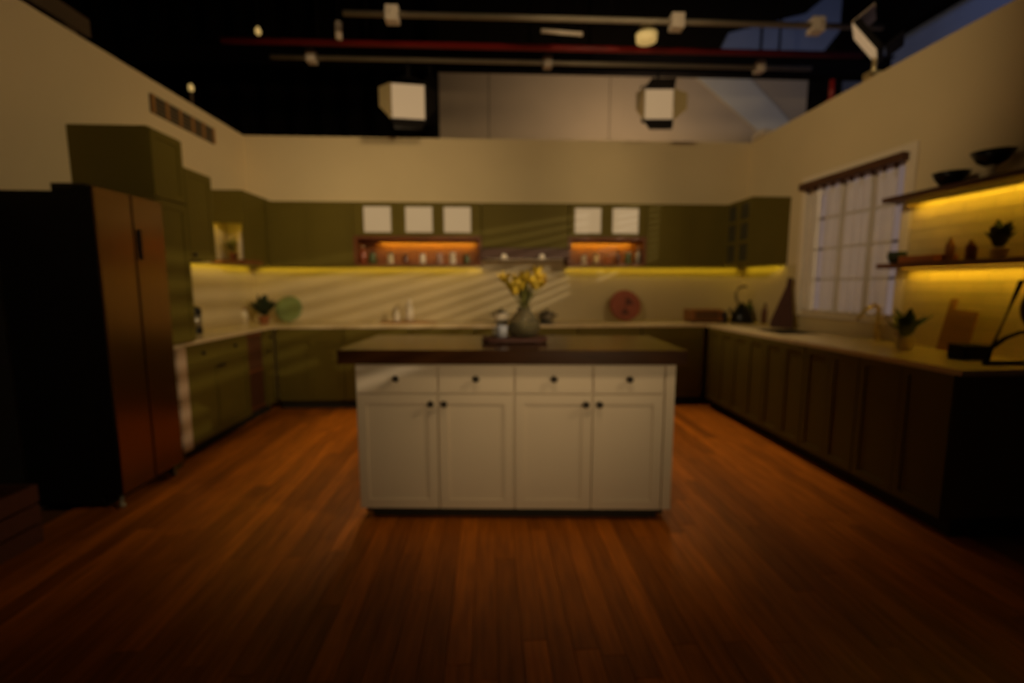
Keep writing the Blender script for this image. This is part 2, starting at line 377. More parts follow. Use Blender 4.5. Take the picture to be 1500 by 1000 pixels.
for k in range(6):
    if k == 3:
        t = base('base_cabinet', 'wide green drawer cabinet below the hob', (xs[k]+0.005, BY, 0), 0, xs[k+1]-xs[k]-0.01, [(0.4, 'drawer', 1), (0.4, 'drawer', 1), (0.2, 'drawer', 2)], 'green')
    else:
        base('base_cabinet', nm[k], (xs[k]+0.004, BY, 0), 0, xs[k+1]-xs[k]-0.008, [(0.80, 'door', 2), (0.20, 'drawer', 1)], 'green', knobs=False)
RX = 2.46
ry = [5.12, 4.58, 4.04, 3.50, 2.96, 2.32]
nm = ['dark green two-door base cabinet in the right back corner', 'dark green two-door base cabinet next to the corner one, below the sink', 'dark green two-door base cabinet below the tap and potted plant', 'dark green two-door base cabinet below the paddle board', 'dark green end base cabinet below the black rack']
for k in range(5):
    wd = ry[k]-ry[k+1]
    base('base_cabinet', nm[k], (RX, ry[k]-0.003, 0), -PI/2, wd-0.006, [(1.0, 'door', 2)], 'green', 0.66, knobs=False, hollow=(k == 1))
# worktops
wt = MB().box(XL+0.013, LX+0.02, 3.56, BY-0.025, CT-0.03, CT)
tag(wt.build('worktop', 'stone', None, 0.003), 'pale stone worktop along the left wall', 'worktop')
tag(box(XL+0.013, XR-0.013, BY-0.025, YB-0.013, CT-0.03, CT).build('worktop', 'stone', None, 0.003), 'pale stone worktop along the back wall', 'worktop')
sx0, sx1, sy0, sy1 = 2.60, 3.00, 4.075, 4.545
wt = MB().box(RX-0.02, sx0, 2.29, BY-0.026, CT-0.03, CT).box(sx1, XR-0.016, 2.29, BY-0.026, CT-0.03, CT)
wt.box(sx0, sx1, 2.29, sy0, CT-0.03, CT).box(sx0, sx1, sy1, BY-0.026, CT-0.03, CT)
tag(wt.build('worktop', 'stone', None), 'pale stone worktop with sink along the right wall', 'worktop')
sk = thing('sink', 'steel sink let into the right worktop under the window', 'sink', ((sx0+sx1)/2, (sy0+sy1)/2, CT))
hx, hy = (sx1-sx0)/2-0.001, (sy1-sy0)/2-0.001
m = MB().box(-hx, hx, -hy, hy, -0.20, -0.19).box(-hx, -hx+0.01, -hy, hy, -0.19, 0.002).box(hx-0.01, hx, -hy, hy, -0.19, 0.002)
m.box(-hx+0.01, hx-0.01, -hy, -hy+0.01, -0.19, 0.002).box(-hx+0.01, hx-0.01, hy-0.01, hy, -0.19, 0.002).build('basin', 'chrome', sk)
MB().lathe([(0.03, -0.19), (0.03, -0.186)]).build('drain', 'grey_steel', sk)

# uppers on the back wall
UY, UZ0, UZ1 = 5.46, 1.585, 2.285
UD = YB - UY - 0.002
def upper(name, label, loc, rz, w_, h_, n, m='green', depth=UD, group=None, pane=None, rail=0.05):
    t = thing(name, label, 'cabinet', loc, rz, group)
    box(0, w_, 0, depth, 0, h_).build('body', m, t)
    wd = w_/n
    for k in range(n): shaker('door', wd, h_, m, t, (k*wd, 0, 0), rail, pane)
    return t
upper('wall_cabinet', 'green two-door wall cabinet left of the lit glass cabinets', (-2.455, UY, UZ0), 0, 0.935, UZ1-UZ0, 2)
upper('wall_cabinet', 'green two-door wall cabinet right of the lit glass cabinets', (1.81, UY, UZ0), 0, 0.95, UZ1-UZ0, 2)
NZ = 1.915
def lit_cabinet(label, x0, x1, centers):
    t = thing('glass_cabinet', label, 'cabinet', (x0, UY, NZ))
    w_ = x1-x0; h_ = UZ1-NZ
    box(0, w_, 0.0, UD, 0, h_).build('body', 'green', t)
    n = len(centers); e = [0] + [(centers[i]+centers[i+1])/2-x0 for i in range(n-1)] + [w_]
    for i, c in enumerate(centers):
        a, b = c-0.15-x0, c+0.15-x0
        d = MB().box(e[i]+0.002, a, -0.02, 0, 0.002, h_-0.002).box(b, e[i+1]-0.002, -0.02, 0, 0.002, h_-0.002)
        d = d.box(a, b, -0.02, 0, 0.002, 0.04).box(a, b, -0.02, 0, h_-0.05, h_-0.002).build('door', 'green', t)
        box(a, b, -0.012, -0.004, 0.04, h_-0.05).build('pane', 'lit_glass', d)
lit_cabinet('green wall cabinet with three lit square glass doors', -1.515, -0.092, [-1.245, -0.785, -0.356])
lit_cabinet('green wall cabinet with two lit square glass doors', 0.908, 1.805, [1.125, 1.558])
def niche(label, x0, x1):
    t = thing('shelf_niche', label, 'shelf', (x0, UY-0.02, UZ0)); w_ = x1-x0; d_ = YB-UY+0.018; h_ = NZ-UZ0-0.002
    box(0, w_, 0, d_, 0, 0.022).build('bottom', 'walnut', t)
    box(0, w_, 0, d_, h_-0.03, h_).build('top', 'walnut', t)
    for a in (0, w_-0.03): box(a, a+0.03, 0, d_, 0.022, h_-0.03).build('side', 'walnut', t)
    box(0.03, w_-0.03, d_-0.012, d_, 0.022, h_-0.03).build('back', 'walnut', t)
    box(0.22 if w_ > 1 else 0.05, w_-0.08, d_-0.075, d_-0.050, h_-0.042, h_-0.031).build('led_strip', 'led_niche', t)
    box(0.03, w_-0.03, d_-0.084, d_-0.078, h_-0.052, h_-0.030).build('strip_lip', 'walnut', t)
niche('walnut shelf niche with light strip, left of the hood', -1.515, -0.092)
niche('walnut shelf niche with light strip, right of the hood', 0.908, 1.805)
# cooker hood
hd = thing('cooker_hood', 'green panelled cooker hood with two small lamps above the hob', 'hood', (-0.088, UY, 1.665))
box(0, 0.99, 0, UD, 0.12, UZ1-1.665).build('body', 'green', hd)
box(0.004, 0.986, -0.02, 0, 0.13, UZ1-1.667).build('panel', 'green', hd, 0.003)
MB().prism([(0.0, 0.0), (0.99, 0.0), (0.99, 0.115), (0.0, 0.115)], -0.06, UD).build('visor', 'walnut_dark', hd)
for a in (0.255, 0.685): MB().lathe([(0.028, -0.075), (0.032, -0.061), (0.0, -0.0605)][:2], (a, 0, 0.02), 14, 'y').build('lamp', 'hood_lamp', hd)
box(0.05, 0.94, -0.03, 0.25, -0.006, 0.0).build('filter', 'grey_steel', hd)
# under-cabinet light strips
def strip(label, a, b, face):
    # slim profile under the cabinets: led set back behind a lip, washing the wall
    t = thing('light_strip', label, 'light strip', {'b': (0, YB-0.012, UZ0), 'l': (XL+0.012, 0, UZ0), 'r': (XR-0.012, 0, UZ0)}[face], {'b': 0, 'l': PI/2, 'r': -PI/2}[face])
    if face == 'r': a, b = -b, -a
    box(a, b, -0.062, -0.040, -0.012, -0.001).build('led', 'led', t)
    box(a, b, -0.070, -0.064, -0.017, -0.001).build('lip', 'grey_steel', t)
    for e_ in (a-0.006, b): box(e_, e_+0.006, -0.070, -0.010, -0.017, -0.001).build('end_cap', 'grey_steel', t)
strip('yellow light strip under the left wall cabinets of the back wall', -2.73, -0.10, 'b')
strip('yellow light strip under the right wall cabinets of the back wall', 0.93, 3.07, 'b')
strip('yellow light strip along the left wall splashback', 4.12, 5.70, 'l')
strip('yellow light strip under the right corner cabinet', 4.97, 5.70, 'r')
# left wall: tall housing, deep upper, end niche
t = thing('tall_cabinet', 'tall green cabinet standing on the worktop behind the fridge', 'cabinet', (-2.30, 3.43, CT), PI/2)
box(0, 0.33, 0, 0.518, 0.001, 2.435-CT).build('body', 'green', t)
shaker('door', 0.33, 1.02, 'green', t, (0, 0, 0.01)); shaker('door', 0.33, 2.435-CT-1.05, 'green', t, (0, 0, 1.04))
t = thing('support_panel', 'green end panel carrying the tall cabinet beside the fridge', 'panel', (-2.33, 3.50, 0), PI/2)
box(-0.07, 0.05, 0, 0.48, 0, CT-0.001).build('panel', 'green', t)
t = thing('wall_cabinet', 'deep green wall cabinet next to the tall cabinet on the left wall', 'cabinet', (-2.30, 3.765, 1.56), PI/2)
box(0, 0.345, 0, 0.518, 0, 0.685).build('body', 'green', t)
d = shaker('door', 0.345, 0.685, 'green', t, (0, 0, 0)); knob(d, 0.03, 0.04)
t = thing('corner_cabinet', 'green corner wall cabinet with a glowing open end niche on the left wall', 'cabinet', (XL, 4.97, UZ0))
Wd, Dd, Hh = 0.355, YB-4.97-0.002, 0.725
box(0.002, Wd, 0.0, Dd, 0.44, Hh).build('top_box', 'green', t)
box(0.002, Wd, 0.34, Dd, 0, 0.44).build('body', 'green', t)
box(0.002, Wd, 0, 0.34, 0, 0.04).build('niche_floor', 'walnut', t)
box(0.002, 0.014, 0, 0.34, 0.04, 0.44).build('niche_side', 'jar_pale', t)
box(Wd-0.02, Wd, 0, 0.34, 0.04, 0.44).build('niche_side', 'green', t)
box(0.014, Wd-0.02, 0.328, 0.34, 0.04, 0.44).build('niche_back', 'jar_pale', t)
box(0.03, Wd-0.04, 0.02, 0.05, 0.425, 0.439).build('led_strip', 'led_shelf', t)
box(0.014, Wd-0.02, 0.0, 0.012, 0.405, 0.44).build('lip', 'green', t)
t = thing('corner_cabinet', 'green corner wall cabinet with dark glass doors on the right wall', 'cabinet', (2.765, YB-0.002, UZ0), -PI/2)
wd = YB-0.002-4.94
box(0, wd, 0, XR-2.765-0.002, 0, 0.70).build('body', 'green', t)
for k in range(2):
    x0 = 0.345 + k*(wd-0.345)/2; dw = (wd-0.345)/2
    d = MB().box(x0+0.002, x0+0.04, -0.02, 0, 0.002, 0.698).box(x0+dw-0.04, x0+dw-0.002, -0.02, 0, 0.002, 0.698)
    for zz in (0.002, 0.23, 0.45, 0.66): d.box(x0+0.04, x0+dw-0.04, -0.02, 0, zz, zz+0.038)
    d = d.build('door', 'green', t)
    for zz in (0.04, 0.268, 0.488): box(x0+0.04, x0+dw-0.04, -0.010, -0.004, zz, zz+0.19 if zz < 0.4 else 0.66).build('pane', 'cab_glass', d)

# ------------------------------------------------------------------ fridge
fr = thing('fridge', 'large side-by-side fridge with steel doors and black sides', 'fridge', (-2.24, 2.86, 0), PI/2)
FW = 0.565
box(0, FW, 0.13, 0.565, 0.04, 1.90).build('body', 'black', fr, 0.008)
for a, b, hx_ in ((0.0, FW/2-0.006, FW/2-0.04), (FW/2+0.006, FW, FW/2+0.04)):
    d = box(a, b, 0.014, 0.115, 0.09, 1.93).build('door', 'black', fr, 0.004)
    box(a+0.001, b-0.001, 0.0, 0.0139, 0.091, 1.929).build('door_skin', 'steel', d, 0.004)
    if a > 0: box(hx_-0.016, hx_+0.016, -0.006, 0.0, 1.53, 1.72).build('handle', 'black', d)
box(0, FW, 0.115, 0.13, 0.09, 1.90).build('door_seal', 'black', fr)
for a in (0.01, FW-0.09): box(a, a+0.08, 0.06, 0.24, 1.901, 1.945).build('hinge_cover', 'black_gloss', fr, 0.006)
box(0.02, FW-0.02, 0.10, 0.14, 0.02, 0.09).build('kick_grille', 'black', fr)
for a in (0.04, FW-0.04):
    for b in (0.05, 0.52): MB().lathe([(0.022, 0), (0.022, 0.02), (0.012, 0.025), (0.012, 0.095)], (a, b, 0), 12).build('foot', 'grey_steel', fr)

t = thing('added_black_panel', 'tall black panel added to darken the left wall in front of the fridge', 'panel', (XL, 2.30, 0))  # added sheet that blackens the strip of wall beside the fridge
box(0.002, 0.03, 0, 0.54, 0, 1.86).build('sheet', 'black', t)
box(0.03, 0.045, 0, 0.54, 0, 0.06).build('foot_rail', 'black', t)

# ------------------------------------------------------------------ island
ROT = math.radians(-3.5)
isl = thing('kitchen_island', 'white kitchen island with dark wooden top, drawers and doors', 'island', (0.135, 2.59, 0), ROT)
IW, ID, Z0, Z1 = 1.80, 0.68, 0.075, 0.935
box(-IW/2, IW/2, 0.02, ID, Z0, Z1).build('body', 'white_paint', isl, 0.003)
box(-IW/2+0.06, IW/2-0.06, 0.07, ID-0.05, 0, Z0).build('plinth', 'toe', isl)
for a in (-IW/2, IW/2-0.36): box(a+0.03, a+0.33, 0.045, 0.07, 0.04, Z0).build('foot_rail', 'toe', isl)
box(-IW/2-0.075, IW/2+0.045, -0.045, ID+0.05, Z1, 1.015).build('worktop', 'butcher', isl, 0.004)
ex = [-0.895, -0.43, 0.0, 0.44, 0.84]
dz = 0.765
for k in range(4):
    a, b = ex[k], ex[k+1]
    d = slab('drawer', b-a-0.006, Z1-0.012-dz, 'white_paint', isl, (a+0.003, 0.02, dz))
    knob(d, (b-a)/2, (Z1-dz)/2, 1.15)
    d = shaker('door', b-a-0.006, dz-Z0-0.012, 'white_paint', isl, (a+0.003, 0.02, Z0+0.006), 0.055)
    knob(d, b-a-0.04 if k % 2 == 0 else 0.035, dz-Z0-0.065, 1.15)
box(0.846, IW/2, -0.0, 0.02, Z0+0.006, Z1).build('corner_post', 'white_paint', isl, 0.003)
IT = 1.0155
# serving board, vase, flowers, mug on the island
sb = thing('serving_board', 'dark wooden serving board under the vase on the island', 'board', (0.155, 2.93, IT))
m = MB(); prof = []
for k in range(28):
    a = 2*PI*k/28; prof.append((0.205*math.copysign(abs(math.cos(a))**0.6, math.cos(a)), 0.115*math.copysign(abs(math.sin(a))**0.6, math.sin(a))))
def slabpoly(poly, z0, z1):
    n = len(poly); vs = [(x, y, z0) for x, y in poly]+[(x, y, z1) for x, y in poly]
    return MB().add(vs, [tuple(range(n-1, -1, -1)), tuple(range(n, 2*n))]+[(i, (i+1) % n, (i+1) % n+n, i+n) for i in range(n)])
slabpoly(prof, 0.008, 0.030).build('board', 'board_red', sb, 0.003)
for a in (-0.14, 0.14): box(a-0.015, a+0.015, -0.08, 0.08, 0, 0.008).build('foot', 'board_red', sb)
BT = IT + 0.0305
vs_ = thing('glass_vase', 'round clear glass vase holding yellow flowers', 'vase', (0.215, 2.94, BT))
prof = [(0.05, 0), (0.085, 0.012), (0.105, 0.06), (0.10, 0.10), (0.06, 0.145), (0.04, 0.165), (0.046, 0.185), (0.042, 0.185), (0.036, 0.165), (0.055, 0.143), (0.095, 0.098), (0.10, 0.06), (0.08, 0.016), (0.01, 0.010)]
MB().lathe(prof, seg=28).build('glass_body', 'vase_glass', vs_)
MB().lathe([(0.01, 0.013), (0.078, 0.018), (0.097, 0.06), (0.093, 0.085), (0.01, 0.086)], seg=24).build('water', 'leaf_olive', vs_)
bq = thing('flower_bouquet', 'bunch of yellow flowers with green stems in the glass vase', 'flowers', (0.215, 2.94, BT+0.05))
def petal_mesh(L, wd, m, name='petal'):
    vs = []; fs = []
    for k in range(5):
        u = k/4; ww = wd*math.sin(PI*min(0.95, 0.12+u*0.85)); zc = 0.25*L*u*u
        vs += [(-ww, u*L, zc+abs(ww)*0.3), (0, u*L, zc), (ww, u*L, zc+abs(ww)*0.3)]
    for k in range(4): q = 3*k; fs += [(q, q+1, q+4, q+3), (q+1, q+2, q+5, q+4)]
    return MB().add(vs, fs, True).mesh(name, m)
bl = MB()
for k in range(6):
    a = k*PI/3; vs = []
    for u in range(5):
        q = u/4; rr = 0.010+0.035*q; ww = 0.016*math.sin(PI*(0.15+0.8*q)); zz = 0.075*q - 0.02*q*q
        for sd in (-1, 1): vs.append((rr*math.cos(a)-sd*ww*math.sin(a), rr*math.sin(a)+sd*ww*math.cos(a), zz))
    bl.add(vs, [(2*u, 2*u+1, 2*u+3, 2*u+2) for u in range(4)], True)
bl.lathe([(0.004, 0), (0.012, 0.02), (0.008, 0.045)], seg=8)
bloom = bl.mesh('bloom', 'petal'); lf = petal_mesh(0.10, 0.014, 'leaf_olive', 'leaf')
heads = [(0.0, 0, 0.30), (0.075, 0.0, 0.335), (-0.045, 0.02, 0.285), (0.045, -0.03, 0.28), (-0.09, -0.01, 0.25), (0.095, 0.03, 0.30), (-0.02, -0.05, 0.25), (0.02, 0.05, 0.31), (-0.125, 0.02, 0.295), (0.07, -0.05, 0.25), (-0.06, -0.05, 0.22), (0.105, -0.01, 0.265)]
for i, (hx_, hy_, hz_) in enumerate(heads):
    st = MB().tube([(-hx_*0.25, -hy_*0.25, -0.02), (hx_*0.08, hy_*0.08, 0.12), (hx_*0.5, hy_*0.5, 0.20), (hx_, hy_, hz_)], 0.0032, 6).build('stem', 'leaf_olive', bq)
    inst('bloom', bloom, bq, (hx_, hy_, hz_-0.005), (hy_*-4, hx_*4, i), (1, 1, 1))
for i in range(16):
    a = i*2.4; inst('leaf', lf, bq, (0.012*math.cos(a), 0.012*math.sin(a), 0.13+0.006*i), (0.9+0.3*math.sin(i), 0, a))
mg = thing('mug', 'small pale blue mug on the serving board', 'mug', (0.075, 2.90, BT))
MB().lathe([(0.026, 0), (0.034, 0.01), (0.036, 0.075), (0.032, 0.075), (0.030, 0.012), (0.003, 0.010)], seg=20).build('cup', 'ceramic_blue', mg)
MB().tube([(-0.033, 0, 0.06), (-0.055, 0, 0.052), (-0.055, 0, 0.028), (-0.033, 0, 0.02)], 0.005).build('handle', 'ceramic_blue', mg)

# ------------------------------------------------------------------ things on the back worktop
hob = thing('hob', 'flat black gas hob on the back worktop behind the island', 'hob', (0.40, 5.48, CT))
box(-0.33, 0.33, -0.22, 0.22, 0, 0.012).build('plate', 'black_gloss', hob, 0.003)
for a in (-0.20, 0.20):
    for b in (-0.10, 0.10):
        MB().lathe([(0.05, 0.012), (0.05, 0.022), (0.03, 0.028)], (a, b, 0)).build('burner', 'black', hob)
    for s_ in (-0.18, 0, 0.18): box(a-0.10, a+0.10, s_-0.006, s_+0.006, 0.028, 0.036).build('grate', 'black', hob)
def pot(label, loc, r_, h_, m='grey_steel'):
    t = thing('saucepan', label, 'pan', loc)
    MB().lathe([(r_*0.92, 0), (r_, 0.01), (r_, h_), (r_*1.05, h_+0.005), (r_*0.97, h_+0.005), (r_*0.95, 0.012), (0.004, 0.01)], seg=24).build('pot', m, t)
    MB().lathe([(r_*1.03, h_+0.006), (r_*0.8, h_+0.022), (0.012, h_+0.03), (0.012, h_+0.045), (0.02, h_+0.055), (0.006, h_+0.06)], seg=24).build('lid', 'black_gloss', t)
    for sd in (-1, 1): MB().tube([(sd*r_*0.98, -0.03, h_*0.75), (sd*(r_+0.03), -0.02, h_*0.78), (sd*(r_+0.03), 0.02, h_*0.78), (sd*r_*0.98, 0.03, h_*0.75)], 0.006).build('handle', 'black', t)
pot('pale steel saucepan with dark lid on the left of the hob', (0.13, 5.40, CT+0.0365), 0.085, 0.08, 'ceramic')
pot('grey steel saucepan with dark lid on the right of the hob', (0.66, 5.40, CT+0.0365), 0.09, 0.07)
def plate(name, label, px, py, R_, m, tilt=0.28, y=5.66, sub=None):
    p = at(px, py, Y=y)
    t = thing(name, label, 'plate', (p.x, y, CT))
    o = MB().lathe([(R_*0.55, 0.0), (R_*0.6, 0.004), (R_*0.97, 0.020), (R_, 0.024), (R_*0.97, 0.030), (R_*0.6, 0.012), (0.004, 0.010)], seg=40).build('dish', m, t, loc=(0, 0, R_*math.cos(tilt)+0.004), rot=(PI/2-tilt, 0, 0))
    return t, o
plate('leaning_plate', 'green round plate leaning on the splashback beside a dark plant', 424, 447, 0.155, 'plate_green')
t, o = plate('leaning_tray', 'round red woven tray leaning on the splashback', 915, 450, 0.19, 'plate_red')
wr_ = [(0.0, 0.0)] + [(0.105*math.cos(a), 0.105*math.sin(a)) for a in [0.1+0.15*k for k in range(10)]]
q = slabpoly(wr_, 0.012, 0.016).build('woven_segment', 'plate_red_dark', o)
wr2 = [(0.0, -0.015)] + [(0.10*math.cos(a), -0.015+0.10*math.sin(a)) for a in [-2.2+0.13*k for k in range(10)]]
slabpoly(wr2, 0.012, 0.016).build('woven_segment', 'plate_red_dark', o)
# white bottles on a board
p = at(598, 471, Y=5.55)
t = thing('chopping_board', 'thin wooden chopping board lying under the white bottles', 'board', (p.x, 5.55, CT))
box(-0.30, 0.24, -0.10, 0.10, 0, 0.018).build('plank', 'board', t, 0.003); box(0.24, 0.33, -0.025, 0.025, 0.002, 0.016).build('handle', 'board', t, 0.003)
def bottle(label, loc, r_, h_, m, cap=None, name='bottle', neck=0.4, cat='bottle', group=None):
    t = thing(name, label, cat, loc, 0, group)
    MB().lathe([(r_*0.9, 0), (r_, 0.006), (r_, h_*0.62), (r_*0.85, h_*0.72), (r_*neck, h_*0.82), (r_*neck, h_*0.93)], seg=18).build('body', m, t)
    MB().lathe([(r_*neck*1.15, h_*0.93), (r_*neck*1.15, h_)], seg=14).build('cap', cap or m, t)
    return t
bottle('tall white bottle on the thin chopping board', (p.x+0.02, 5.55, CT+0.0185), 0.044, 0.25, 'ceramic', neck=0.55)
bottle('short white bottle beside the tall white one on the board', (p.x-0.13, 5.55, CT+0.0185), 0.034, 0.15, 'ceramic', neck=0.55)
# dark plant in terracotta pot
def leafy(name, label, loc, pot_r, pot_h, potm, leafm, n, L, wd, spread=0.9, seed=1, rise=0.0):
    rnd = random.Random(seed)
    t = thing(name, label, 'potted plant', loc)
    MB().lathe([(pot_r*0.72, 0), (pot_r*0.95, pot_h*0.82), (pot_r*1.05, pot_h*0.84), (pot_r*1.05, pot_h), (pot_r*0.9, pot_h), (pot_r*0.85, pot_h*0.9), (0.004, pot_h*0.9)], seg=22).build('pot', potm, t)
    me = petal_mesh(L, wd, leafm, 'leaf')
    MB().tube([(0, 0, pot_h*0.88), (0, 0, pot_h+0.04+rise)], 0.006).build('stem', 'leaf_olive', t)
    for i in range(n):
        a = i*2.4+rnd.random()*0.5; el = 0.25+spread*rnd.random(); s_ = 0.7+0.5*rnd.random()
        inst('leaf', me, t, (0.01*math.cos(a), 0.01*math.sin(a), pot_h+rise*rnd.random()), (el, 0, a), (s_, s_, s_))
    return t
p = at(388, 470, Y=5.50)
leafy('potted_plant', 'dark leafy plant in a small terracotta pot by the green plate', (p.x, 5.48, CT), 0.06, 0.085, 'terracotta', 'leaf_dark', 46, 0.18, 0.036, 0.85, 3, 0.07)
bottle('small pale canister beside the dark plant', (p.x-0.24, 5.52, CT), 0.045, 0.17, 'jar_pale', 'board', 'canister', 0.8, 'canister')
# coffee grinder on the left worktop
p = at(281, 478, X=-2.55)
t = thing('coffee_grinder', 'black and steel coffee grinder on the left worktop', 'grinder', (-2.66, at(287, 485, X=-2.66).y, CT))
MB().lathe([(0.048, 0), (0.055, 0.01), (0.055, 0.06)], seg=22).build('base', 'black_gloss', t)
MB().lathe([(0.053, 0.06), (0.053, 0.17)], seg=22).build('barrel', 'grey_steel', t)
MB().lathe([(0.055, 0.17), (0.055, 0.22), (0.03, 0.245), (0.004, 0.25)], seg=22).build('lid', 'black_gloss', t)
# niche ornaments on the left end
t = bottle('white vase in the glowing end niche', (XL+0.285, 5.03, UZ0+0.0405), 0.035, 0.28, 'ceramic', None, 'vase', 0.6, 'vase')
leafy('dried_plant', 'small dried plant in the glowing end niche', (XL+0.16, 5.10, UZ0+0.0405), 0.04, 0.07, 'terracotta', 'leaf_olive', 16, 0.12, 0.016, 1.0, 9, 0.08)
# small jars in the walnut niches
NB = UZ0 + 0.0225
left_items = [(532, 'bottle', 0.040, 0.20, 'bottle_red', 'jar_pale', 'red bottle with pale cap at the end of the left niche'),
 (546, 'jar', 0.045, 0.13, 'bottle_green', 'black', 'squat green jar next to the red bottle in the left niche'),
 (572, 'jar', 0.038, 0.12, 'jar_pale', 'bottle_green', 'pale jar with green lid in the left niche'),
 (594, 'jar', 0.034, 0.11, 'bottle_brown', 'grey_steel', 'small brown jar with steel lid in the left niche'),
 (619, 'jar', 0.038, 0.12, 'ceramic', 'orange', 'cream jar with orange lid in the left niche'),
 (644, 'jar', 0.036, 0.12, 'jar_pink', 'jar_pink', 'dusky pink jar in the left niche'),
 (663, 'jar', 0.040, 0.13, 'ceramic', 'ceramic', 'all-white jar in the left niche'),
 (684, 'jar', 0.034, 0.11, 'bottle_green', 'bottle_brown', 'small dark green jar with brown lid in the left niche')]
right_items = [(855, 'jar', 0.034, 0.11, 'jar_pale', 'bottle_brown', 'pale jar with brown lid in the right niche'),
 (873, 'jar', 0.036, 0.12, 'brass', 'brass', 'brass-coloured jar in the right niche'),
 (890, 'jar', 0.034, 0.11, 'orange', 'jar_pale', 'orange jar with pale lid in the right niche'),
 (905, 'bottle', 0.032, 0.17, 'bottle_brown', 'black', 'slim brown bottle in the right niche'),
 (920, 'jar', 0.040, 0.14, 'bottle_green', 'ceramic', 'green jar with white lid in the right niche'),
 (934, 'bottle', 0.036, 0.20, 'grey_steel', 'jar_pink', 'grey bottle with pink cap at the end of the right niche')]
for g, items in (('jars in the left niche', left_items), ('jars in the right niche', right_items)):
    for px, kind, r_, h_, m_, c_, lab in items:
        p = at(px, 382, Y=5.52)
        bottle(lab, (p.x, 5.52, NB), r_, h_, m_, c_, 'bottle' if kind == 'bottle' else 'spice_jar', 0.4 if kind == 'bottle' else 0.85, kind, g)
# toaster oven, kettle etc. in the right corner
p = at(1030, 472, Y=5.50)
t = thing('toaster', 'copper-coloured box toaster in the right back corner', 'toaster', (p.x, 5.50, CT))
box(-0.20, 0.19, -0.11, 0.11, 0.012, 0.155).build('body', 'copper', t, 0.012)
box(-0.15, 0.13, -0.114, -0.11, 0.035, 0.135).build('front_panel', 'toaster_front', t)
for a in (-0.16, 0.15):
    for b in (-0.08, 0.08): MB().lathe([(0.014, 0), (0.014, 0.012)], (a, b, 0), 10).build('foot', 'black', t)
MB().lathe([(0.016, -0.116), (0.016, -0.130)], (0.16, 0, 0.085), 12, 'y').build('dial', 'black', t)
bottle('small dark jar between the toaster and the kettle', (at(1061, 470, Y=5.42).x, 5.42, CT), 0.036, 0.13, 'black_gloss', None, 'storage_jar', 0.8, 'jar')
p = at(1083, 474, Y=5.40)
t = thing('kettle', 'black cone-shaped kettle with curved handle', 'kettle', (p.x, 5.36, CT))
MB().lathe([(0.115, 0), (0.125, 0.02), (0.105, 0.10), (0.065, 0.18), (0.04, 0.215), (0.015, 0.225), (0.012, 0.24), (0.004, 0.245)], seg=26).build('body', 'black_gloss', t)
MB().tube([(-0.035, 0, 0.21), (-0.075, 0, 0.27), (-0.085, 0, 0.34), (-0.055, 0, 0.40), (0.0, 0, 0.425), (0.04, 0, 0.415)], 0.011).build('handle', 'black', t)
MB().tube([(-0.09, 0, 0.08), (-0.13, 0, 0.13), (-0.15, 0, 0.17)], [0.022, 0.015, 0.011]).build('spout', 'black_gloss', t)
bottle('green oil bottle behind the kettle', (at(1107, 470, Y=5.35).x, 5.50, CT), 0.040, 0.26, 'bottle_green', 'bottle_brown')
bottle('brown oil bottle next to the green one', (at(1117, 474, Y=5.30).x, 5.26, CT), 0.042, 0.23, 'bottle_brown', 'board_red')
# dark paddle boards
def paddle(label, loc, rz, w_, h_, m, tilt, tk=0.018):
    t = thing('paddle_board', label, 'board', loc, rz)
    pl = [(-w_/2, 0.0), (w_/2, 0.0), (w_/2, h_*0.12)]
    pl += [(w_/2*(1-0.78*u)**1.0, h_*(0.12+0.70*u)) for u in (0.33, 0.66, 1.0)]
    hw = w_/2*0.22; pl += [(hw, h_*0.96), (hw*0.6, h_), (-hw*0.6, h_), (-hw, h_*0.96)]
    pl += [(-x_, z_) for x_, z_ in reversed(pl[3:6])] + [(-w_/2, h_*0.12)]
    o = MB().prism(pl, -tk/2, tk/2).build('board', m, t, 0.003, rot=(tilt, 0, 0), loc=(0, 0, 0.004))
    return t
p = at(1147, 484, X=2.98)
paddle('dark reddish tapered paddle board leaning beside the window', (XR-0.18, p.y+0.06, CT), -PI/2+0.45, 0.235, 0.52, 'board_red', -0.22)
t = thing('chopping_board', 'tall brown chopping board with handle leaning on the tiles', 'board', (XR-0.14, 2.93, CT), -PI/2)
MB().prism([(-0.10, 0), (0.10, 0), (0.10, 0.27), (-0.055, 0.28), (-0.06, 0.35), (-0.10, 0.35)], -0.009, 0.009).build('board', 'board', t, 0.003, rot=(-0.20, 0, 0), loc=(0, 0, 0.004))
# tap
p = at(1281, 500, X=3.06)
t = thing('tap', 'pale brass tap with bent spout behind the sink', 'tap', (3.07, p.y, CT))
MB().lathe([(0.028, 0), (0.028, 0.012), (0.020, 0.02)], seg=16).build('base', 'brass', t)
MB().tube([(0, 0, 0.012), (0, 0, 0.20), (0, 0.0, 0.26), (-0.03, 0.0, 0.285), (-0.10, 0.0, 0.25), (-0.17, 0.0, 0.17)], [0.018, 0.017, 0.015, 0.015, 0.015, 0.014], 12).build('spout', 'brass', t)
MB().tube([(0, -0.015, 0.10), (0, -0.055, 0.13)], 0.007).build('lever', 'brass', t)
# potted plant on right worktop
p = at(1325, 507, Z=CT)
leafy('potted_plant', 'green leafy plant in a white pot on the right worktop', (2.84, at(1325, 500, X=2.84).y, CT), 0.055, 0.085, 'pot_white', 'leaf', 30, 0.15, 0.030, 0.75, 5, 0.05)
